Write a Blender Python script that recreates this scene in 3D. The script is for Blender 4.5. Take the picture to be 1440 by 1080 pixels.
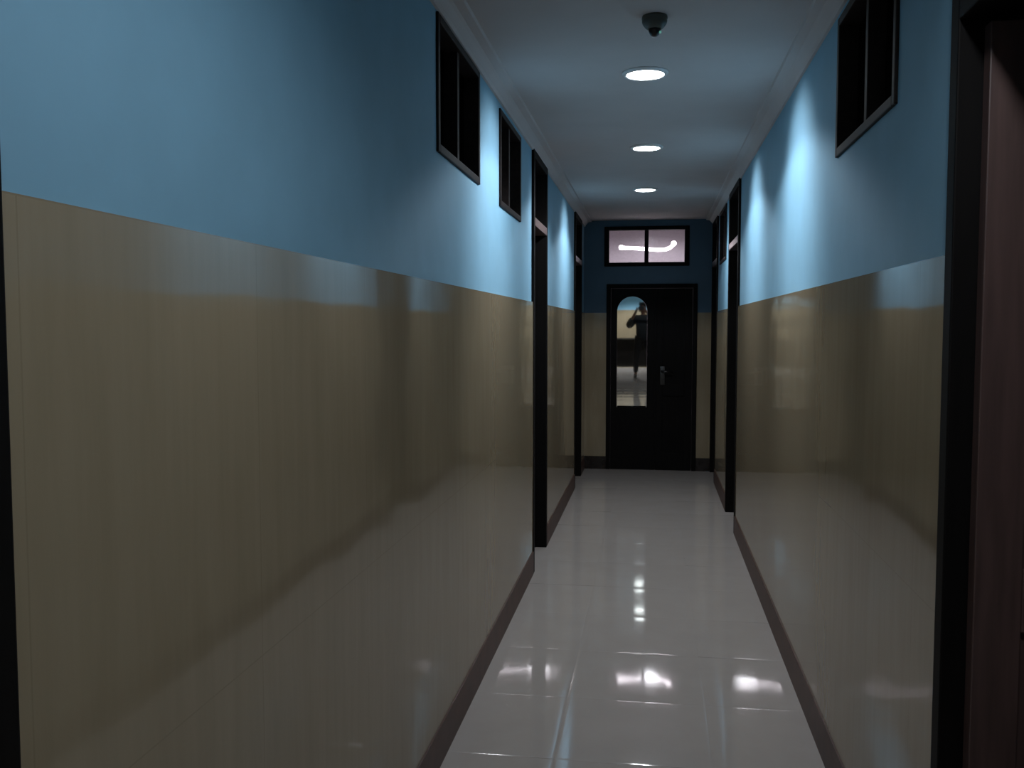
import bpy, bmesh, math, random
from mathutils import Vector, Matrix
random.seed(4)
for o in list(bpy.data.objects):
    bpy.data.objects.remove(o, do_unlink=True)
S = bpy.context.scene
COL = S.collection

# ------------------------------------------------------------------ camera, world, exposure
F_PX, EYE = 1300.0, 1.65
YAW, PITCH = 0.15086502, 0.06146096
cam = bpy.data.cameras.new('camera'); cam_ob = bpy.data.objects.new('camera', cam); COL.objects.link(cam_ob)
cam.sensor_fit = 'HORIZONTAL'; cam.sensor_width = 36.0; cam.lens = 36.0 * F_PX / 1440.0
cam.clip_start = 0.01
fw = Vector((-math.sin(YAW) * math.cos(PITCH), math.cos(YAW) * math.cos(PITCH), -math.sin(PITCH)))
ri = Vector((math.cos(YAW), math.sin(YAW), 0)); up = ri.cross(fw)
m = Matrix((ri, up, -fw)).transposed().to_4x4(); m.translation = Vector((0, 0, EYE))
cam_ob.matrix_world = m
S.camera = cam_ob

w = bpy.data.worlds.new('world'); S.world = w; w.use_nodes = True
w.node_tree.nodes['Background'].inputs[0].default_value = (0.02, 0.025, 0.03, 1)
w.node_tree.nodes['Background'].inputs[1].default_value = 0.05
S.view_settings.view_transform = 'Standard'; S.view_settings.look = 'None'
S.view_settings.exposure = 0.0; S.view_settings.gamma = 1.0
S.view_settings.use_curve_mapping = False

LAMP_W = 46.0                  # recessed lamps over the corridor: straight down
LOBE_W = 60.0                  # the same lamps' sideways reflector lobes
LAMP_COL = (0.91, 0.935, 1.0)
NEAR_W = 44.0                  # lamp above the viewer
BACK_W = 420.0                  # lamp behind the viewer
TUBE_E = 13.0                   # fluorescent tube beyond the far door

# ------------------------------------------------------------------ dimensions
XL, XR = -0.78, 0.66           # faces of the tiled dado
YF, YB = 10.75, -4.6           # far wall, wall behind the viewer
ZC, ZW = 2.87, 1.815           # ceiling, top of dado
ZT = 2.32                      # transom bar height
PT = 0.012                     # dado stands this much proud of the plaster
TH = 0.22                      # wall thickness

# ------------------------------------------------------------------ materials
def mat(name):
    ma = bpy.data.materials.new(name); ma.use_nodes = True
    nt = ma.node_tree
    return ma, nt, nt.nodes['Principled BSDF']

def lk(nt, a, b): nt.links.new(a, b)

def noise(nt, scale, vscale=(1, 1, 1), detail=3, rough=0.5):
    tc = nt.nodes.new('ShaderNodeTexCoord'); mp = nt.nodes.new('ShaderNodeMapping')
    mp.inputs['Scale'].default_value = vscale
    n = nt.nodes.new('ShaderNodeTexNoise'); n.inputs['Scale'].default_value = scale
    n.inputs['Detail'].default_value = detail; n.inputs['Roughness'].default_value = rough
    lk(nt, tc.outputs['Object'], mp.inputs['Vector']); lk(nt, mp.outputs[0], n.inputs['Vector'])
    return n

def ramp(nt, fac, c0, c1, p0=0.3, p1=0.7):
    r = nt.nodes.new('ShaderNodeValToRGB')
    r.color_ramp.elements[0].position = p0; r.color_ramp.elements[1].position = p1
    r.color_ramp.elements[0].color = (*c0, 1); r.color_ramp.elements[1].color = (*c1, 1)
    lk(nt, fac, r.inputs[0]); return r

def bump(nt, h, strength, dist, bsdf, prev=None):
    b = nt.nodes.new('ShaderNodeBump'); b.inputs['Strength'].default_value = strength
    b.inputs['Distance'].default_value = dist
    lk(nt, h, b.inputs['Height'])
    if prev: lk(nt, prev.outputs[0], b.inputs['Normal'])
    lk(nt, b.outputs[0], bsdf.inputs['Normal']); return b

def simple(name, c, rough=0.5, metal=0.0, var=0.12, nscale=18, vs=(1, 1, 1), bs=0.0, spec=0.5):
    ma, nt, p = mat(name)
    n = noise(nt, nscale, vs)
    r = ramp(nt, n.outputs['Fac'], [v * (1 - var) for v in c], [min(1, v * (1 + var)) for v in c])
    lk(nt, r.outputs[0], p.inputs['Base Color'])
    p.inputs['Roughness'].default_value = rough; p.inputs['Metallic'].default_value = metal
    p.inputs['Specular IOR Level'].default_value = spec
    if bs: bump(nt, n.outputs['Fac'], bs, 0.01, p)
    return ma

M = {}
M['paint'] = simple('blue_wall_paint', (0.205, 0.412, 0.55), 0.75, var=0.04, nscale=5, bs=0.05)
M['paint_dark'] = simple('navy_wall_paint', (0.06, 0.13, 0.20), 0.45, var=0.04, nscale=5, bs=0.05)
M['ceiling'] = simple('ceiling_paint', (0.56, 0.52, 0.51), 0.8, var=0.03, nscale=4, bs=0.05)
M['wood'] = simple('dark_stained_wood', (0.0025, 0.0020, 0.0018), 0.65, var=0.35, nscale=9, vs=(6, 6, 0.6), spec=0.15)
M['black_wood'] = simple('black_stained_wood', (0.004, 0.0035, 0.0035), 0.6, var=0.3, nscale=9, vs=(6, 6, 0.6), spec=0.12)
M['brown_wood'] = simple('brown_veneer', (0.075, 0.045, 0.040), 0.45, var=0.2, nscale=7, vs=(8, 8, 0.5))
M['skirting'] = simple('brown_skirting_tile', (0.075, 0.037, 0.027), 0.5, var=0.2, nscale=12)
M['skirting_shaded'] = simple('shaded_skirting_tile', (0.018, 0.014, 0.013), 0.25, var=0.2, nscale=12)  # far-end skirting: the shade there is put into the colour
M['steel'] = simple('brushed_steel', (0.085, 0.085, 0.085), 0.4, 1.0, var=0.05)
M['white_trim'] = simple('white_enamel', (0.75, 0.75, 0.75), 0.4, var=0.03)
M['shaded_plastic'] = simple('shaded_grey_green_plastic', (0.075, 0.09, 0.08), 0.5, var=0.08)
M['dark_plastic'] = simple('black_plastic', (0.012, 0.012, 0.014), 0.35, var=0.1)
M['room_wall'] = simple('lobby_wall_paint', (0.60, 0.52, 0.56), 0.7, var=0.04, nscale=4)
M['shirt'] = simple('navy_cotton', (0.006, 0.009, 0.013), 0.85, var=0.2, nscale=30)
M['trousers'] = simple('charcoal_cloth', (0.005, 0.005, 0.006), 0.85, var=0.2, nscale=30)
M['skin'] = simple('brown_skin', (0.17, 0.085, 0.055), 0.55, var=0.08, nscale=20)
M['hair'] = simple('black_hair', (0.008, 0.007, 0.006), 0.6, var=0.3, nscale=60)
M['shoe'] = simple('black_leather', (0.01, 0.01, 0.01), 0.4)

# glossy beige dado tile: vertical travertine grain, faint joints, slightly wavy glaze
ma, nt, p = mat('beige_glazed_tile'); M['tile'] = ma
g = noise(nt, 3.0, (7, 7, 0.7), 6, 0.6)
r = ramp(nt, g.outputs['Fac'], (0.272, 0.222, 0.143), (0.306, 0.252, 0.168), 0.3, 0.72)
tc = nt.nodes.new('ShaderNodeTexCoord'); sx = nt.nodes.new('ShaderNodeSeparateXYZ')
lk(nt, tc.outputs['Object'], sx.inputs[0])
def joint(coord, pitch, off, half):
    a = nt.nodes.new('ShaderNodeMath'); a.operation = 'ADD'; a.inputs[1].default_value = off + 100 * pitch
    lk(nt, coord, a.inputs[0])
    b = nt.nodes.new('ShaderNodeMath'); b.operation = 'MODULO'; b.inputs[1].default_value = pitch; lk(nt, a.outputs[0], b.inputs[0])
    c = nt.nodes.new('ShaderNodeMath'); c.operation = 'SUBTRACT'; c.inputs[1].default_value = pitch / 2; lk(nt, b.outputs[0], c.inputs[0])
    d = nt.nodes.new('ShaderNodeMath'); d.operation = 'ABSOLUTE'; lk(nt, c.outputs[0], d.inputs[0])
    e = nt.nodes.new('ShaderNodeMath'); e.operation = 'LESS_THAN'; e.inputs[1].default_value = half; lk(nt, d.outputs[0], e.inputs[0])
    return e
jy = joint(sx.outputs['Y'], 0.70, -1.05 + 0.35, 0.0016)
jz = joint(sx.outputs['Z'], 0.832, -0.15 + 0.416, 0.0016)
mx = nt.nodes.new('ShaderNodeMath'); mx.operation = 'MAXIMUM'
lk(nt, jy.outputs[0], mx.inputs[0]); lk(nt, jz.outputs[0], mx.inputs[1])
mixc = nt.nodes.new('ShaderNodeMix'); mixc.data_type = 'RGBA'
mixc.inputs[7].default_value = (0.258, 0.208, 0.134, 1)
lk(nt, mx.outputs[0], mixc.inputs[0]); lk(nt, r.outputs[0], mixc.inputs[6])
lk(nt, mixc.outputs[2], p.inputs['Base Color'])
p.inputs['Roughness'].default_value = 0.07
p.inputs['IOR'].default_value = 1.52
wv = noise(nt, 2.2, (1, 1, 1), 1)
bump(nt, wv.outputs['Fac'], 0.16, 0.02, p)

ma, nt, p = mat('cream_floor_tile'); M['floor'] = ma
g = noise(nt, 5.0, (1, 1, 1), 5, 0.6)
r = ramp(nt, g.outputs['Fac'], (0.43, 0.395, 0.365), (0.455, 0.42, 0.39))
lk(nt, r.outputs[0], p.inputs['Base Color'])
p.inputs['Roughness'].default_value = 0.06; p.inputs['IOR'].default_value = 1.62
wv = noise(nt, 3.0, (1, 1, 1), 1)
bump(nt, wv.outputs['Fac'], 0.10, 0.01, p)

def glass(name, tint, refl):
    ma, nt, p = mat(name); nt.nodes.remove(p)
    out = nt.nodes['Material Output']
    tr = nt.nodes.new('ShaderNodeBsdfTransparent'); tr.inputs[0].default_value = (*tint, 1)
    gl = nt.nodes.new('ShaderNodeBsdfGlossy'); gl.inputs['Roughness'].default_value = 0.03
    fr = nt.nodes.new('ShaderNodeFresnel'); fr.inputs[0].default_value = refl
    mi = nt.nodes.new('ShaderNodeMixShader')
    lk(nt, fr.outputs[0], mi.inputs[0]); lk(nt, tr.outputs[0], mi.inputs[1]); lk(nt, gl.outputs[0], mi.inputs[2])
    lk(nt, mi.outputs[0], out.inputs[0])
    return ma
ma, nt, p = mat('frosted_pane_glass'); M['glass'] = ma
n = noise(nt, 40, (1, 1, 1), 2)
r = ramp(nt, n.outputs['Fac'], (0.86, 0.82, 0.85), (0.92, 0.88, 0.91))
lk(nt, r.outputs[0], p.inputs['Base Color'])
p.inputs['Transmission Weight'].default_value = 1.0; p.inputs['Roughness'].default_value = 0.09; p.inputs['IOR'].default_value = 1.3
M['dark_glass'] = glass('tinted_pane_glass', (0.25, 0.25, 0.27), 1.45)
ma, nt, p = mat('mirrored_door_glass'); M['mirror'] = ma
n = noise(nt, 3, (1, 1, 1), 2)
r = ramp(nt, n.outputs['Fac'], (0.80, 0.82, 0.80), (0.86, 0.88, 0.86))
lk(nt, r.outputs[0], p.inputs['Base Color']); p.inputs['Metallic'].default_value = 1.0; p.inputs['Roughness'].default_value = 0.02

def emit(name, c, s):
    ma, nt, p = mat(name)
    p.inputs['Base Color'].default_value = (0.8, 0.8, 0.8, 1)
    p.inputs['Emission Color'].default_value = (*c, 1); p.inputs['Emission Strength'].default_value = s
    return ma
M['lamp'] = emit('lamp_diffuser_glow', (0.93, 0.98, 1.0), 26.0)
M['tube'] = emit('fluorescent_glow', (1.0, 0.95, 1.0), TUBE_E)
M['led'] = emit('green_indicator', (0.2, 0.8, 0.65), 0.25)

# ------------------------------------------------------------------ mesh helpers
class MB:
    def __init__(self): self.bm = bmesh.new()
    def box(self, x0, x1, y0, y1, z0, z1, bev=0.0):
        b = bmesh.new()
        bmesh.ops.create_cube(b, size=1)
        for v in b.verts:
            v.co = Vector(((x0 + x1) / 2 + v.co.x * (x1 - x0), (y0 + y1) / 2 + v.co.y * (y1 - y0), (z0 + z1) / 2 + v.co.z * (z1 - z0)))
        if bev > 0: bmesh.ops.bevel(b, geom=b.edges[:], offset=bev, segments=2, affect='EDGES', profile=0.6)
        self.join(b); return self
    def join(self, b, mtx=None):
        me = bpy.data.meshes.new('t'); 
        if mtx: b.transform(mtx)
        b.to_mesh(me); b.free(); self.bm.from_mesh(me); bpy.data.meshes.remove(me)
    def lathe(self, prof, seg=40, mtx=None):
        b = bmesh.new(); rings = []
        for r_, z in prof:
            if r_ < 1e-6: rings.append([b.verts.new((0, 0, z))])
            else: rings.append([b.verts.new((r_ * math.cos(2 * math.pi * k / seg), r_ * math.sin(2 * math.pi * k / seg), z)) for k in range(seg)])
        for a, c in zip(rings, rings[1:]):
            for k in range(seg):
                k2 = (k + 1) % seg
                if len(a) == 1 and len(c) == 1: continue
                if len(a) == 1: b.faces.new((a[0], c[k], c[k2]))
                elif len(c) == 1: b.faces.new((a[k], c[0], a[k2]))
                else: b.faces.new((a[k], c[k], c[k2], a[k2]))
        bmesh.ops.recalc_face_normals(b, faces=b.faces[:])
        self.join(b, mtx); return self
    def tube(self, pts, rad, seg=14):
        b = bmesh.new(); pts = [Vector(q) for q in pts]; rings = []
        for i, q in enumerate(pts):
            d = (pts[min(i + 1, len(pts) - 1)] - pts[max(i - 1, 0)]).normalized()
            a = d.orthogonal().normalized() if i == 0 else (a - d * a.dot(d)).normalized()
            c = d.cross(a)
            rings.append([b.verts.new(q + rad * (a * math.cos(2 * math.pi * k / seg) + c * math.sin(2 * math.pi * k / seg))) for k in range(seg)])
        for r0, r1 in zip(rings, rings[1:]):
            for k in range(seg): b.faces.new((r0[k], r0[(k + 1) % seg], r1[(k + 1) % seg], r1[k]))
        b.faces.new(rings[0]); b.faces.new(rings[-1])
        bmesh.ops.recalc_face_normals(b, faces=b.faces[:])
        self.join(b); return self
    def prism(self, poly, y0, y1):                 # poly in x,z
        b = bmesh.new()
        a = [b.verts.new((x, y0, z)) for x, z in poly]; c = [b.verts.new((x, y1, z)) for x, z in poly]
        b.faces.new(a); b.faces.new(c[::-1])
        for k in range(len(a)): b.faces.new((a[k], c[k], c[(k + 1) % len(a)], a[(k + 1) % len(a)]))
        bmesh.ops.recalc_face_normals(b, faces=b.faces[:])
        self.join(b); return self
    def build(self, name, ma, parent=None, smooth=False):
        me = bpy.data.meshes.new(name); self.bm.to_mesh(me); self.bm.free()
        me.materials.append(ma)
        if smooth:
            for f in me.polygons: f.use_smooth = True
        o = bpy.data.objects.new(name, me); COL.objects.link(o)
        if parent: attach(o, parent)
        return o

def attach(o, parent):
    o.parent = parent
    o.matrix_parent_inverse = Matrix.Translation(parent.location).inverted() if parent.parent is None else Matrix.Identity(4)

def empty(name, loc=(0, 0, 0)):
    o = bpy.data.objects.new(name, None); o.empty_display_size = 0.1; o.location = loc; COL.objects.link(o); return o

def tag(o, label, cat, group=None, structure=False):
    o['label'] = label; o['category'] = cat
    if group: o['group'] = group
    if structure: o['kind'] = 'structure'
    return o

def cells(u0, u1, v0, v1, holes):
    us = sorted({u0, u1, *[h[0] for h in holes], *[h[1] for h in holes]})
    vs = sorted({v0, v1, *[h[2] for h in holes], *[h[3] for h in holes]})
    us = [u for u in us if u0 <= u <= u1]; vs = [v for v in vs if v0 <= v <= v1]
    out = []
    for a, b in zip(us, us[1:]):
        run = None
        for c, d in zip(vs, vs[1:]):
            solid = not any(h[0] <= (a + b) / 2 <= h[1] and h[2] <= (c + d) / 2 <= h[3] for h in holes)
            if solid:
                run = [c, d] if run is None else [run[0], d]
            if (not solid or d == vs[-1]) and run: out.append((a, b, run[0], run[1])); run = None
    return out

def shell(name, sign, x_face, thick, y0, y1, z0, z1, holes, ma, label, cat):
    """slab parallel to the corridor's side walls; sign -1 = grows to the left of x_face"""
    mb = MB()
    for a, b, c, d in cells(y0, y1, z0, z1, holes):
        mb.box(min(x_face, x_face + sign * thick), max(x_face, x_face + sign * thick), a, b, c, d)
    bmesh.ops.remove_doubles(mb.bm, verts=mb.bm.verts[:], dist=1e-5)
    return tag(mb.build(name, ma), label, cat, structure=True)

# ------------------------------------------------------------------ openings (y0, y1, z0, z1)
DZ = 2.815
doors_L = [(0.12, 1.02, 0, DZ), (6.06, 6.86, 0, DZ), (9.36, 10.22, 0, DZ)]
doors_R = [(1.34, 2.24, 0, DZ), (7.46, 8.42, 0, DZ), (9.92, 10.72, 0, DZ)]
wins_L = [(3.36, 4.19, 2.295, 2.80), (4.76, 5.52, 2.275, 2.775)]
wins_R = [(2.765, 3.62, 2.275, 2.78), (8.86, 9.66, 2.28, 2.80)]

# ------------------------------------------------------------------ room shell
# floor: 0.6 m glazed tiles with softly pillowed edges
fb = bmesh.new()
TP, EDGE, DROP = 0.6, 0.014, 0.0004
def tile_grid(x0, x1, y0, y1):
    def axis(lo, hi, off):
        js = [off + TP * k for k in range(-40, 40) if lo + 1e-3 < off + TP * k < hi - 1e-3]
        return [lo] + js + [hi]
    for xa, xb in zip(axis(x0, x1, 0.24), axis(x0, x1, 0.24)[1:]):
        for ya, yb in zip(axis(y0, y1, 4.03), axis(y0, y1, 4.03)[1:]):
            if xb - xa < 0.06 or yb - ya < 0.06: e = min(xb - xa, yb - ya) * 0.3
            else: e = EDGE
            tx, ty = random.uniform(-.0012, .0012), random.uniform(-.0012, .0012)
            cx, cy = (xa + xb) / 2, (ya + yb) / 2
            X = [xa, xa + e * 0.5, xa + e, xb - e, xb - e * 0.5, xb]; Y = [ya, ya + e * 0.5, ya + e, yb - e, yb - e * 0.5, yb]
            D = [DROP, DROP * 0.25, 0, 0, DROP * 0.25, DROP]
            g_ = [[fb.verts.new((X[i], Y[j], -max(D[i], D[j]) + (X[i] - cx) * tx + (Y[j] - cy) * ty)) for j in range(6)] for i in range(6)]
            for i in range(5):
                for j in range(5): fb.faces.new((g_[i][j], g_[i + 1][j], g_[i + 1][j + 1], g_[i][j + 1]))
tile_grid(XL - TH, XR + TH, YB, YF + 0.02)
me = bpy.data.meshes.new('floor'); fb.to_mesh(me); fb.free(); me.materials.append(M['floor'])
for f in me.polygons: f.use_smooth = True
floor = bpy.data.objects.new('floor', me); COL.objects.link(floor)
tag(floor, 'glossy cream tiled corridor floor', 'floor', structure=True)

ceil = MB()
ceil.box(XL - TH, XR + TH, YB - 0.2, YF + 0.2, ZC, ZC + 0.1)
ceil = tag(ceil.build('ceiling', M['ceiling']), 'plain pale corridor ceiling', 'ceiling', structure=True)

shell('wall_left', -1, XL - PT, TH, YB, YF, 0, ZC, doors_L + wins_L, M['paint'], 'light blue painted left corridor wall', 'wall')
shell('wall_right', 1, XR + PT, TH, YB, YF, 0, ZC, doors_R + wins_R, M['paint'], 'light blue painted right corridor wall', 'wall')
shell('trim_1', -1, XL, PT - 0.0006, YB, YF, 0.15, ZW, doors_L, M['tile'], 'glossy beige tiled dado along the left wall', 'wall tiling')
shell('trim_2', 1, XR, PT - 0.0006, YB, YF, 0.15, ZW, doors_R, M['tile'], 'glossy beige tiled dado along the right wall', 'wall tiling')
shell('baseboard_left', -1, XL + 0.006, PT + 0.005, YB, YF, 0.0, 0.15, doors_L, M['skirting'], 'brown skirting tiles along the left wall', 'skirting')
shell('baseboard_right', 1, XR - 0.006, PT + 0.005, YB, YF, 0.0, 0.15, doors_R, M['skirting'], 'brown skirting tiles along the right wall', 'skirting')

# cornices: a cove with two steps
def cornice(name, s, x, label):
    prof = [(0, -0.065), (0.012, -0.065), (0.018, -0.05), (0.04, -0.025), (0.05, -0.016), (0.085, -0.012), (0.09, 0.0), (0, 0)]
    mb = MB(); b = bmesh.new()
    ya, yb = YB, YF
    A = [b.verts.new((x + s * u, ya, ZC + v)) for u, v in prof]; B = [b.verts.new((x + s * u, yb, ZC + v)) for u, v in prof]
    for k in range(len(A)): b.faces.new((A[k], B[k], B[(k + 1) % len(A)], A[(k + 1) % len(A)]))
    b.faces.new(A); b.faces.new(B[::-1]); bmesh.ops.recalc_face_normals(b, faces=b.faces[:])
    mb.join(b)
    return tag(mb.build(name, M['ceiling']), label, 'cornice', structure=True)
cornice('trim_3', 1, XL - PT, 'stepped plaster cornice above the left wall')
cornice('trim_4', -1, XR + PT, 'stepped plaster cornice above the right wall')

# far wall
FD = (-0.53, 0.50, 0.0, 2.145)       # door opening
FW = (-0.56, 0.405, 2.345, 2.80)     # window opening
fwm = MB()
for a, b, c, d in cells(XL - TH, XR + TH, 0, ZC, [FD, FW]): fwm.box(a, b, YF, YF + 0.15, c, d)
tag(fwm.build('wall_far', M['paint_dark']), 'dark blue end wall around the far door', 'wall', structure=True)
fwt = MB()
for a, b, c, d in cells(XL, XR, 0.15, ZW, [FD]): fwt.box(a, b, YF - PT, YF - 0.0006, c, d)
tag(fwt.build('trim_5', M['tile']), 'beige tiled dado either side of the far door', 'wall tiling', structure=True)
fwb = MB()
for a, b, c, d in cells(XL + 0.006, XR - 0.006, 0, 0.15, [FD]): fwb.box(a, b, YF - PT - 0.008, YF - 0.0006, c, d)
tag(fwb.build('baseboard_far', M['skirting_shaded']), 'skirting either side of the far door, coloured dark for shade', 'skirting', structure=True)

# wall behind the viewer
bw = MB(); bw.box(XL - TH, XR + TH, YB - 0.15, YB, 0, ZC)
tag(bw.build('wall_back', M['paint']), 'blue wall behind the viewer', 'wall', structure=True)
bt = MB(); bt.box(XL, XR, YB, YB + PT, 0, 1.5)
tag(bt.build('trim_6', M['tile']), 'beige tiled dado on the wall behind the viewer', 'wall tiling', structure=True)

# ------------------------------------------------------------------ side doors and windows
door_no = 0
def side_door(s, x, op, label, leaf_open=False):
    """s = -1 left wall, +1 right wall; frame lines the opening, leaf set back"""
    global door_no; door_no += 1
    y0, y1, z0, z1 = op
    root = empty(f'door_{door_no}', (x, (y0 + y1) / 2, 0)); tag(root, label, 'door', structure=True)
    def X(a, b):                      # depth a..b measured into the wall
        return (min(x + s * a, x + s * b), max(x + s * a, x + s * b))
    fr = MB(); J = 0.055
    d0, d1 = -0.006, 0.13
    xa, xb = X(d0, d1)
    fr.box(xa, xb, y0 + .001, y0 + J, 0.0, z1 - .001, .004); fr.box(xa, xb, y1 - J, y1 - .001, 0.0, z1 - .001, .004)
    fr.box(xa, xb, y0 + J, y1 - J, z1 - J, z1 - .001, .004)
    xa2, xb2 = X(0.075, 0.13)         # rebate stops
    fr.box(xa2, xb2, y0 + J, y0 + J + .012, 0.0, z1 - J); fr.box(xa2, xb2, y1 - J - .012, y1 - J, 0.0, z1 - J)
    fr.build('door_frame', M['wood'], root)
    tb = MB(); tb.box(xa, xb, y0 + J, y1 - J, ZT, ZT + .055, .004)
    tb.build('transom_bar', M['wood'] if leaf_open else M['transom'], root)
    tp = MB(); xa3, xb3 = X(0.085, 0.092); tp.box(xa3, xb3, y0 + J, y1 - J, ZT + .055, z1 - J)
    tp.build('transom_pane', M['dark_glass'], root)
    xl, xl2 = X(0.088, 0.128)
    L0, L1 = y0 + J + .004, y1 - J - .004
    lf = MB()
    if not leaf_open:
        # stiles, rails and two sunk panels
        lf.box(xl, xl2, L0, L0 + .1, 0.008, ZT - .004, .003); lf.box(xl, xl2, L1 - .1, L1, 0.008, ZT - .004, .003)
        for za, zb in ((0.008, 0.2), (0.98, 1.12), (ZT - .13, ZT - .004)): lf.box(xl, xl2, L0 + .1, L1 - .1, za, zb, .003)
        xp, xp2 = X(0.1, 0.118)
        lf.box(xp, xp2, L0 + .1, L1 - .1, 0.2, ZT - .13)
        leaf = lf.build('door_leaf', M['black_wood'], root)
        h = MB(); xh, xh2 = X(0.082, 0.088); h.box(xh, xh2, L0 + .03, L0 + .07, 0.94, 1.12, .002)
        xq = x + s * 0.055
        h.tube([(x + s * .086, L0 + .05, 1.06), (xq, L0 + .05, 1.06), (xq, L0 + .07, 1.06), (xq, L0 + .17, 1.055)], .008)
        h.build('door_handle', M['steel'], leaf, True)
    else:
        # hinged on the far jamb and swung 90 degrees into the room
        wd = (L1 - L0); ya = y1 - J - .048; yb = ya + .04
        xs = x + s * 0.045
        def bx(u0, u1, z0_, z1_, t0=0.0, t1=0.0, bev=.003):
            lf.box(min(xs + s * u0, xs + s * u1), max(xs + s * u0, xs + s * u1), ya + t0, yb - t1, z0_, z1_, bev)
        bx(0, .100, 0.008, ZT - .02); bx(wd - .1, wd, 0.008, ZT - .02)
        for za, zb in ((0.008, 0.2), (0.98, 1.12), (ZT - .13, ZT - .02)): bx(.100, wd - .1, za, zb)
        bx(.100, wd - .1, 0.2, ZT - .13, .012, .012, 0)
        leaf = lf.build('door_leaf', M['brown_wood'], root); leaf['label'] = 'brown door leaf standing open'
    return root
M['transom'] = simple('brown_transom_wood', (0.11, 0.08, 0.075), 0.35, var=0.2, nscale=8, vs=(3, 1, 3))

side_door(-1, XL, doors_L[0], 'dark doorway at the left edge of the view')
side_door(-1, XL, doors_L[1], 'dark framed door halfway down the left wall')
side_door(-1, XL, doors_L[2], 'dark door at the far end of the left wall')
side_door(1, XR, doors_R[0], 'black framed doorway with open brown door, nearest on the right', True)
side_door(1, XR, doors_R[1], 'tall dark framed door well down the right wall')
side_door(1, XR, doors_R[2], 'dark door at the far end of the right wall')

win_no = 0
def side_window(s, x, op, label):
    global win_no; win_no += 1
    y0, y1, z0, z1 = op
    xw = x + s * PT                     # plaster face
    root = empty(f'window_{win_no}', (xw, (y0 + y1) / 2, z0)); tag(root, label, 'window', structure=True)
    def X(a, b): return (min(xw + s * a, xw + s * b), max(xw + s * a, xw + s * b))
    J = 0.032; xa, xb = X(-0.010, 0.10)
    fr = MB()
    fr.box(xa, xb, y0 + .001, y0 + J, z0 + .001, z1 - .001, .004); fr.box(xa, xb, y1 - J, y1 - .001, z0 + .001, z1 - .001, .004)
    fr.box(xa, xb, y0 + J, y1 - J, z1 - J, z1 - .001, .004); fr.box(xa, xb, y0 + J, y1 - J, z0 + .001, z0 + J, .004)
    fr.build('window_frame', M['window_wood'], root)
    mu = MB(); ym = (y0 + y1) / 2; xa2, xb2 = X(0.004, 0.09)
    mu.box(xa2, xb2, ym - .018, ym + .018, z0 + J, z1 - J, .003); mu.build('mullion', M['window_wood'], root)
    for a, b in ((y0 + J, ym - .018), (ym + .018, y1 - J)):
        pn = MB(); xp, xp2 = X(0.06, 0.066); pn.box(xp, xp2, a, b, z0 + J, z1 - J); pn.build('pane', M['dark_glass'], root)
M['window_wood'] = simple('dark_brown_window_wood', (0.013, 0.0095, 0.009), 0.5, var=0.25, nscale=9, vs=(5, 1, 5), spec=0.15)
side_window(-1, XL, wins_L[0], 'high dark two-pane window, nearest on the left wall')
side_window(-1, XL, wins_L[1], 'high dark two-pane window, second on the left wall')
side_window(1, XR, wins_R[0], 'high dark two-pane window, nearest on the right wall')
side_window(1, XR, wins_R[1], 'high dark window beyond the right wall door')

# transom window over the far door
win_no += 1
root = empty(f'window_{win_no}', ((FW[0] + FW[1]) / 2, YF, FW[2])); tag(root, 'lit two-pane window above the far door', 'window', structure=True)
fr = MB(); J = .055
fr.box(FW[0] + .001, FW[0] + J, YF - .02, YF + .07, FW[2] + .001, FW[3] - .001, .004); fr.box(FW[1] - J, FW[1] - .001, YF - .02, YF + .07, FW[2] + .001, FW[3] - .001, .004)
fr.box(FW[0] + J, FW[1] - J, YF - .02, YF + .07, FW[3] - .042, FW[3] - .001, .004); fr.box(FW[0] + J, FW[1] - J, YF - .02, YF + .07, FW[2] + .001, FW[2] + .045, .004)
fr.build('window_frame', M['black_wood'], root)
mu = MB(); mu.box(-.102, -.056, YF - .012, YF + .06, FW[2] + .045, FW[3] - .042, .004); mu.build('mullion', M['black_wood'], root)
for a, b in ((FW[0] + J, -.102), (-.056, FW[1] - J)):
    pn = MB(); pn.box(a, b, YF + .025, YF + .031, FW[2] + .045, FW[3] - .042); pn.build('pane', M['glass'], root)

# far double door: left leaf with arched mirror glass, right leaf with lever
door_no += 1
root = empty(f'door_{door_no}', (0, YF, 0)); tag(root, 'black double door with arched glass at the corridor end', 'door', structure=True)
fr = MB(); J = .05; ya, yb = YF - .03, YF + .10
fr.box(FD[0] + .001, FD[0] + J, ya, yb, 0, FD[3] - .001, .005); fr.box(FD[1] - J, FD[1] - .001, ya, yb, 0, FD[3] - .001, .005)
fr.box(FD[0] + J, FD[1] - J, ya, yb, FD[3] - J, FD[3] - .001, .005)
fr.build('door_frame', M['black_wood'], root)
MEET = 0.03; LY0, LY1 = YF - .012, YF + .036
a0, a1, ztop, gz0 = FD[0] + J + .003, MEET - .002, FD[3] - J - .004, 0.724
g0, g1, gspring = -0.408, -0.064, 2.002 - 0.172
b = bmesh.new(); mb = MB()
mb.box(a0, g0, LY0, LY1, .001, ztop, 0); mb.box(g1, a1, LY0, LY1, .001, ztop, 0); mb.box(g0, g1, LY0, LY1, .001, gz0, 0)
arc = [((g0 + g1) / 2 + 0.172 * math.cos(t * math.pi / 20), gspring + 0.172 * math.sin(t * math.pi / 20)) for t in range(21)]
for (xa, za), (xb, zb) in zip(arc, arc[1:]): mb.prism([(xa, za), (xa, ztop), (xb, ztop), (xb, zb)], LY0, LY1)
bmesh.ops.remove_doubles(mb.bm, verts=mb.bm.verts[:], dist=1e-5)
leafL = mb.build('door_leaf', M['black_wood'], root)
gm = MB(); gx = (g0 + g1) / 2; gz = (gz0 + 2.002) / 2
hw = 0.171
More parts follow.
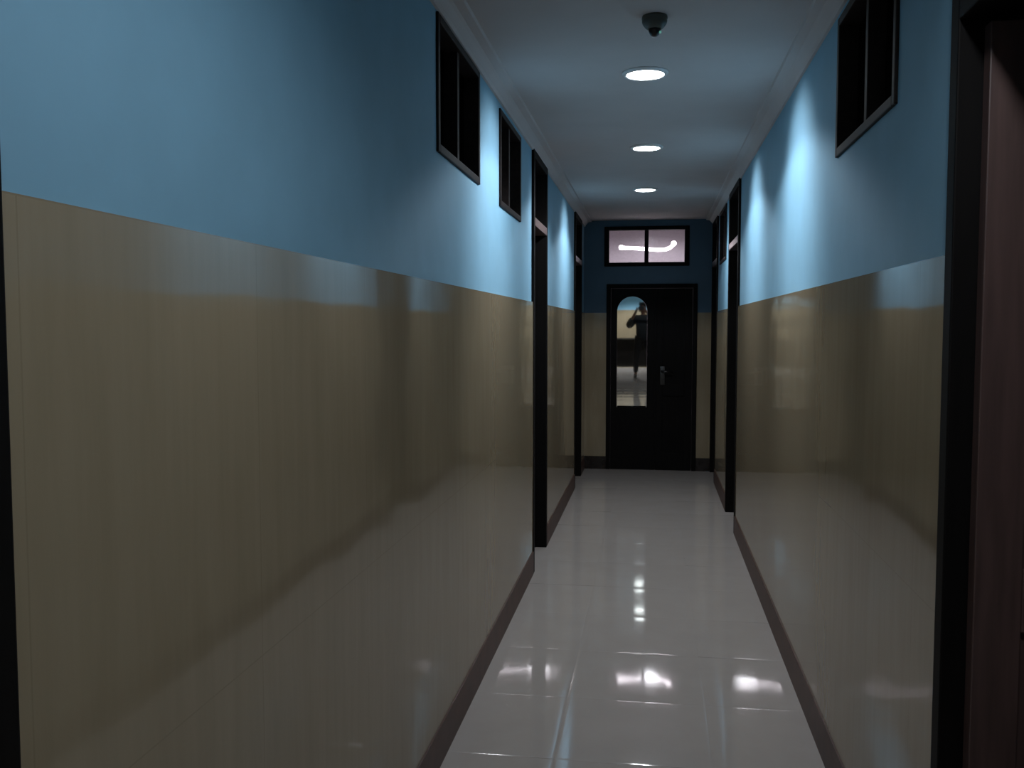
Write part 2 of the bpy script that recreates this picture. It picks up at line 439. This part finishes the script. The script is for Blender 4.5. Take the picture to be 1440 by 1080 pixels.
poly = [(-hw, gz0 + .001 - gz), (hw, gz0 + .001 - gz)] + [(hw * math.cos(t * math.pi / 24), gspring - gz + hw * math.sin(t * math.pi / 24)) for t in range(25)]
gm.prism(poly, -.002, .002)
nrm = Vector((0.147, -10.74, -0.22)).normalized()          # the pane leans a touch in its rebate
rotq = Vector((0, -1, 0)).rotation_difference(nrm)
gm.bm.transform(Matrix.Translation((gx, YF + .016, gz)) @ rotq.to_matrix().to_4x4())
pane = gm.build('arched_pane', M['mirror'], leafL); pane['label'] = 'tall arched reflective glass pane'
bead = MB()
bead.tube([(g0 + .006, LY0 + .002, gz0 + .006), (g1 - .006, LY0 + .002, gz0 + .006)] , .005, 8)
bead.build('glazing_bead', M['black_wood'], leafL, True)
mb = MB(); c0, c1 = MEET + .002, FD[1] - J - .003
mb.box(c0, c0 + .085, LY0, LY1, .001, ztop, .003); mb.box(c1 - .085, c1, LY0, LY1, .001, ztop, .003)
for za, zb in ((.001, .2), (.86, 1.0), (ztop - .12, ztop)): mb.box(c0 + .085, c1 - .085, LY0, LY1, za, zb, .003)
mb.box(c0 + .085, c1 - .085, LY0 + .012, LY1 - .012, .2, ztop - .12)
mb.box(MEET - .016, c0 + .012, LY0 - .008, LY0 + .002, .008, ztop, .003)
leafR = mb.build('door_leaf', M['black_wood'], root)
h = MB(); h.box(0.088, 0.142, LY0 - .007, LY0, 0.99, 1.2, .003)
h.lathe([(0, .012), (.017, .012), (.019, 0)], 20, Matrix.Translation((.115, LY0 - .007, 1.145)) @ Matrix.Rotation(math.pi / 2, 4, 'X'))
h.tube([(.115, LY0 - .015, 1.145), (.115, LY0 - .055, 1.145), (.14, LY0 - .06, 1.143), (.225, LY0 - .055, 1.135)], .009)
h.lathe([(0, .006), (.008, .006), (.009, 0)], 16, Matrix.Translation((.115, LY0 - .007, 1.05)) @ Matrix.Rotation(math.pi / 2, 4, 'X'))
h.build('door_handle', M['steel'], leafR, True)['label'] = 'steel lever handle on a long plate'

# ------------------------------------------------------------------ lamps
def spot(parent, loc, watts, size=140, blend=0.2, rad=0.06, col=LAMP_COL):
    l = bpy.data.lights.new('bulb', 'SPOT'); l.energy = watts; l.color = col
    l.spot_size = math.radians(size); l.spot_blend = blend; l.shadow_soft_size = rad
    o = bpy.data.objects.new('bulb', l); COL.objects.link(o); o.location = loc; attach(o, parent); return o

def ceiling_lamp(x, y, label, watts, lobes=0, **kw):
    root = empty('ceiling_light', (x, y, ZC)); tag(root, label, 'ceiling light', 'recessed ceiling lights along the corridor')
    T = Matrix.Translation((x, y, ZC))
    MB().lathe([(.088, -.001), (.088, -.010), (.092, -.014), (.102, -.012), (.110, -.006), (.112, -.0005), (.088, -.0005)], 48, T).build('trim_ring', M['white_trim'], root, True)
    MB().lathe([(0, -.016), (.05, -.0145), (.08, -.011), (.0878, -.007), (.0878, -.0015), (0, -.0015)], 48, T).build('diffuser', M['lamp'], root, True)
    spot(root, (x, y, ZC - .03), watts, **kw)
    if lobes:
        for sd in (-1, 1):
            o = spot(root, (x, y, ZC - .03), lobes, size=80, blend=1.0, rad=.06)
            o.rotation_euler = (0, -sd * math.atan2(.70, .60), 0)
    return root
ceiling_lamp(-0.047, 4.57, 'glowing round ceiling light nearest the viewer, beyond the smoke detector', LAMP_W, LOBE_W)
ceiling_lamp(-0.053, 6.42, 'glowing round ceiling light, middle of the row of three', LAMP_W, LOBE_W)
ceiling_lamp(-0.078, 8.36, 'glowing round ceiling light nearest the far door, smallest of three', LAMP_W, LOBE_W)
ceiling_lamp(0.38, 1.15, 'round ceiling light above the viewer, beside the open door', NEAR_W, size=160, blend=0.5)
ceiling_lamp(-0.05, -3.0, 'round ceiling light behind the viewer', BACK_W, size=112, blend=0.3)

# smoke detector
SX, SY = -0.004, 3.76
root = empty('smoke_detector', (SX, SY, ZC)); tag(root, 'dark conical smoke detector on the ceiling', 'smoke detector')
T = Matrix.Translation((SX, SY, ZC))
MB().lathe([(0, -.0005), (.049, -.0005), (.051, -.01), (.048, -.016), (.050, -.02), (.047, -.03), (.036, -.044), (.028, -.05), (0, -.05)], 40, T).build('base', M['shaded_plastic'], root, True)
MB().lathe([(0, -.048), (.025, -.048), (.023, -.06), (.018, -.07), (.011, -.077), (0, -.079)], 32, T).build('sensor_chamber', M['dark_plastic'], root, True)
MB().lathe([(0, -.004), (.0045, -.002), (.0045, .006), (0, .006)], 12, Matrix.Translation((SX + .022, SY - .008, ZC - .066))).build('indicator_light', M['led'], root, True)

# ------------------------------------------------------------------ lit lobby beyond the far door
LY = 14.2
def slab(name, box, ma, label, cat):
    return tag(MB().box(*box).build(name, ma), label, cat, structure=True)
slab('wall_lobby_back', (-2.0, 2.0, LY, LY + .1, 0, 3.3), M['room_wall'], 'pale pinkish wall seen through the window above the far door', 'wall')
slab('wall_lobby_left', (-2.1, -2.0, YF + .15, LY + .1, 0, 3.3), M['room_wall'], 'left wall of the lit space beyond the far door', 'wall')
slab('wall_lobby_right', (2.0, 2.1, YF + .15, LY + .1, 0, 3.3), M['room_wall'], 'right wall of the lit space beyond the far door', 'wall')
slab('wall_lobby_front', (-2.1, XL - TH, YF + .05, YF + .15, 0, 3.3), M['room_wall'], 'front wall left of the lit space beyond the far door', 'wall')
slab('wall_lobby_front.001', (XR + TH, 2.1, YF + .05, YF + .15, 0, 3.3), M['room_wall'], 'front wall right of the lit space beyond the far door', 'wall')
slab('wall_lobby_header', (XL - TH, XR + TH, YF + .05, YF + .15, ZC + .1, 3.3), M['room_wall'], 'wall strip over the far door on its lobby side', 'wall')
slab('floor_lobby', (-2.1, 2.1, YF + .02, LY + .1, -.1, -.002), M['floor'], 'floor of the lit space beyond the far door', 'floor')
slab('ceiling_lobby', (-2.1, 2.1, YF + .05, LY + .1, 3.3, 3.4), M['room_wall'], 'ceiling of the lit space beyond the far door', 'ceiling')
# curved fluorescent tube clipped to the lobby side of the wall, just behind the transom window
TY = YF + 0.20; k = TY / 10.75
def th(x, z): return (x * k, TY, EYE + (z - EYE) * k)
root = empty('fluorescent_lamp', (-.09 * k, TY, 2.55)); tag(root, 'bright white curved fluorescent tube glowing through the far transom window', 'lamp')
pts = [th(-.365, 2.562), th(-.33, 2.556), th(-.2, 2.55), th(-.06, 2.538), th(.06, 2.53), th(.13, 2.532), th(.18, 2.548), th(.215, 2.578), th(.228, 2.6)]
MB().tube(pts, .020).build('tube', M['tube'], root, True)
for q in (pts[0], pts[-1]):
    MB().lathe([(0, -.03), (.018, -.026), (.027, -.01), (.027, .012), (.016, .026), (0, .028)], 20, Matrix.Translation(q) @ Matrix.Rotation(math.pi / 2, 4, 'Y')).build('end_cap', M['tube'], root, True)
MB().box(-.103, -.055, YF + .0605, TY - .02, 2.5, 2.6, .003).build('bracket', M['black_wood'], root)

root = empty('lobby_fill_light', (0.0, 12.9, 3.3)); tag(root, 'added fill light, unseen, brightening the space beyond the far door', 'ceiling light')  # added fill, unseen: lifts the lobby wall behind the transom panes
T = Matrix.Translation((0, 12.9, 3.3))
MB().lathe([(0, -.05), (.12, -.045), (.155, -.02), (.16, -.0005), (0, -.0005)], 40, T).build('diffuser', M['lamp'], root, True)
spot(root, (0, 12.9, 3.23), 80.0, size=165, blend=0.3)

# ------------------------------------------------------------------ dark room behind the open door on the right
rx0, rx1 = XR + PT + TH, 3.0
slab('floor_side_room', (rx0, rx1, 0.2, 3.6, -.1, -.002), M['floor'], 'floor of the dark room on the right', 'floor')
slab('wall_side_room', (rx1, rx1 + .1, 0.1, 3.7, 0, ZC), M['paint'], 'end wall of the dark room on the right', 'wall')
slab('wall_side_room.001', (rx0, rx1, 3.6, 3.7, 0, ZC), M['paint'], 'far wall of the dark room on the right', 'wall')
slab('wall_side_room.002', (rx0, rx1, 0.1, 0.2, 0, ZC), M['paint'], 'near wall of the dark room on the right', 'wall')
slab('ceiling_side_room', (rx0, rx1 + .1, 0.1, 3.7, ZC, ZC + .1), M['ceiling'], 'ceiling of the dark room on the right', 'ceiling')

# ------------------------------------------------------------------ behind the viewer, seen only in the arched glass
root = empty('desk', (-.06, -3.55, 0)); tag(root, 'dark wooden desk behind the person, reflected in the arched glass', 'desk')
MB().box(-.70, .58, -3.85, -3.25, .73, .76, .004).build('desk_top', M['wood'], root)
MB().box(-.67, .55, -3.31, -3.285, .02, .729, .002).build('front_panel', M['wood'], root)
for xa in (-.67, .525): MB().box(xa, xa + .025, -3.82, -3.311, 0, .729, .002).build('side_panel', M['wood'], root)

def skin_mesh(verts, edges, root_i=0, sub=2):
    """verts: (x, y, z, radius) -> evaluated smooth mesh grown by a Skin modifier"""
    me = bpy.data.meshes.new('t'); me.from_pydata([v[:3] for v in verts], edges, [])
    o = bpy.data.objects.new('t', me); COL.objects.link(o)
    md = o.modifiers.new('s', 'SKIN'); md.use_smooth_shade = True
    for i, v in enumerate(verts):
        d = me.skin_vertices[0].data[i]; r_ = v[3]
        d.radius = (r_, r_) if not isinstance(r_, tuple) else r_
        d.use_root = (i == root_i)
    ss = o.modifiers.new('u', 'SUBSURF'); ss.levels = sub; ss.render_levels = sub
    dg = bpy.context.evaluated_depsgraph_get(); dg.update()
    out = bpy.data.meshes.new_from_object(o.evaluated_get(dg))
    bpy.data.objects.remove(o, do_unlink=True); bpy.data.meshes.remove(me)
    return out

PX, PY = 0.09, -0.44
def person():
    root = empty('person', (PX, PY, 0))
    tag(root, 'person in dark clothes holding up a phone, reflected in the arched door glass', 'person')
    V, E = [], []
    def add(x, y, z, r_, par=None):
        V.append((PX + x, PY + y, z, r_)); i = len(V) - 1
        if par is not None: E.append((par, i))
        return i
    pel = add(0, 0, .94, .112)
    sp = add(0, 0, 1.12, .104, pel); ch = add(0, .005, 1.32, .135, sp); nb = add(0, .0, 1.455, .062, ch)
    n2 = add(-.01, .01, 1.52, .05, nb); h1 = add(-.02, .02, 1.58, .068, n2); h2 = add(-.022, .025, 1.655, .078, h1); add(-.022, .02, 1.70, .05, h2)
    arms = {}
    for s, el, wr in ((-1, (-.36, .08, 1.20), (-.175, .36, 1.575)), (1, (.33, .12, 1.25), (.045, .36, 1.575))):
        sh = add(s * .17, 0, 1.405, .062, ch)
        e_ = add(*el, .043, sh)
        mid = add((el[0] + wr[0]) / 2, (el[1] + wr[1]) / 2, (el[2] + wr[2]) / 2, .036, e_)
        w_ = add(*wr, .026, mid)
        pm = add(wr[0] - s * .004, wr[1] + .02, wr[2] + .045, (.034, .016), w_)
        arms[s] = (wr, pm)
    for s in (-1, 1):
        hp = add(s * .10, 0, .88, .09, pel); kn = add(s * .155, .015, .50, .058, hp); ca = add(s * .165, -.01, .33, .05, kn); an = add(s * .175, -.01, .09, .036, ca)
        ft = add(s * .18, .06, .045, .036, an); add(s * .185, .15, .035, .028, ft)
    body_me = skin_mesh(V, E, pel)
    bm = bmesh.new(); bm.from_mesh(body_me)
    # fingers: four around the back of the phone, thumb on its screen side
    for s, (wr, pm) in arms.items():
        bx, by, bz = V[pm][:3]
        for k in range(4):
            zz = bz + .034 - .021 * k; ln = (.030, .036, .034, .026)[k]
            vs = [(bx, by, bz + .012 - .008 * k, .0085), (bx - s * .002, by + .030, zz, .0085), (bx - s * .014, by + .053, zz + .002, .008), (bx - s * (.014 + ln), by + .054, zz + .003, .0065)]
            fm = skin_mesh(vs, [(0, 1), (1, 2), (2, 3)], 0, 1); bm.from_mesh(fm)
        vs = [(bx, by - .01, bz - .03, .011), (bx - s * .018, by - .004, bz - .005, .0095), (bx - s * .036, by + .008, bz + .012, .008)]
        fm = skin_mesh(vs, [(0, 1), (1, 2)], 0, 1); bm.from_mesh(fm)
    # face: nose, ears, brow, lips, eyes as low relief in the same mesh
    hx, hy, hz = PX - .022, PY + .025, 1.63
    def blob(c, r3, seg=12):
        b = bmesh.new(); bmesh.ops.create_uvsphere(b, u_segments=seg, v_segments=8, radius=1)
        b.transform(Matrix.Translation(c) @ Matrix.Diagonal((*r3, 1)))
        me = bpy.data.meshes.new('t'); b.to_mesh(me); b.free(); bm.from_mesh(me); bpy.data.meshes.remove(me)
    blob((hx, hy + .078, hz - .004), (.013, .018, .024)); blob((hx, hy + .068, hz - .045), (.024, .012, .009))
    for s in (-1, 1):
        blob((hx + s * .076, hy - .005, hz), (.010, .020, .031)); blob((hx + s * .03, hy + .066, hz + .022), (.014, .010, .009))
    body = bpy.data.meshes.new('body'); bm.to_mesh(body); bm.free(); body.materials.append(M['skin'])
    for f in body.polygons: f.use_smooth = True
    o = bpy.data.objects.new('body', body); COL.objects.link(o); attach(o, root)
    def cloth(name, vs, es, ma):
        me = skin_mesh(vs, es, 0); me.name = name; me.materials.clear(); me.materials.append(ma)
        for f in me.polygons: f.use_smooth = True
        c = bpy.data.objects.new(name, me); COL.objects.link(c); attach(c, root); return c
    P = lambda x, y, z, r_: (PX + x, PY + y, z, r_)
    cloth('shirt', [P(0, 0, .80, .185), P(0, 0, 1.10, .182), P(0, .005, 1.32, .168), P(0, 0, 1.44, .080),
                    P(-.18, 0, 1.39, .10), P(-.36, .08, 1.20, .085), P(-.255, .23, 1.42, .062),
                    P(.17, 0, 1.405, .080), P(.33, .12, 1.25, .062), P(.16, .265, 1.44, .048)],
          [(0, 1), (1, 2), (2, 3), (2, 4), (4, 5), (5, 6), (2, 7), (7, 8), (8, 9)], M['shirt'])
    cloth('trousers', [P(0, 0, 1.07, .145), P(-.10, 0, .87, .125), P(-.155, .015, .50, .076), P(-.175, -.01, .10, .058),
                       P(.10, 0, .87, .125), P(.155, .015, .50, .076), P(.175, -.01, .10, .058)],
          [(0, 1), (1, 2), (2, 3), (0, 4), (4, 5), (5, 6)], M['trousers'])
    for s in (-1, 1):
        cloth('shoe', [P(s * .178, -.02, .052, .05), P(s * .18, .06, .046, .045), P(s * .186, .17, .036, .035)], [(0, 1), (1, 2)], M['shoe'])
    cloth('hair', [P(-.022, -.01, 1.66, .082), P(-.022, .015, 1.70, .074), P(-.022, -.03, 1.61, .066)], [(0, 1), (0, 2)], M['hair'])
    return root
person()
root = empty('phone', (.025, -.022, 1.645)); tag(root, 'phone held sideways in both hands of the person in the arched glass', 'phone')
MB().box(-.038, .09, -.026, -.018, 1.602, 1.678, .003).build('phone_body', M['dark_plastic'], root)
MB().lathe([(0, .0015), (.006, .0015), (.0065, 0)], 20, Matrix.Translation((0, -.018, 1.65)) @ Matrix.Rotation(-math.pi / 2, 4, 'X')).build('lens', M['steel'], root, True)
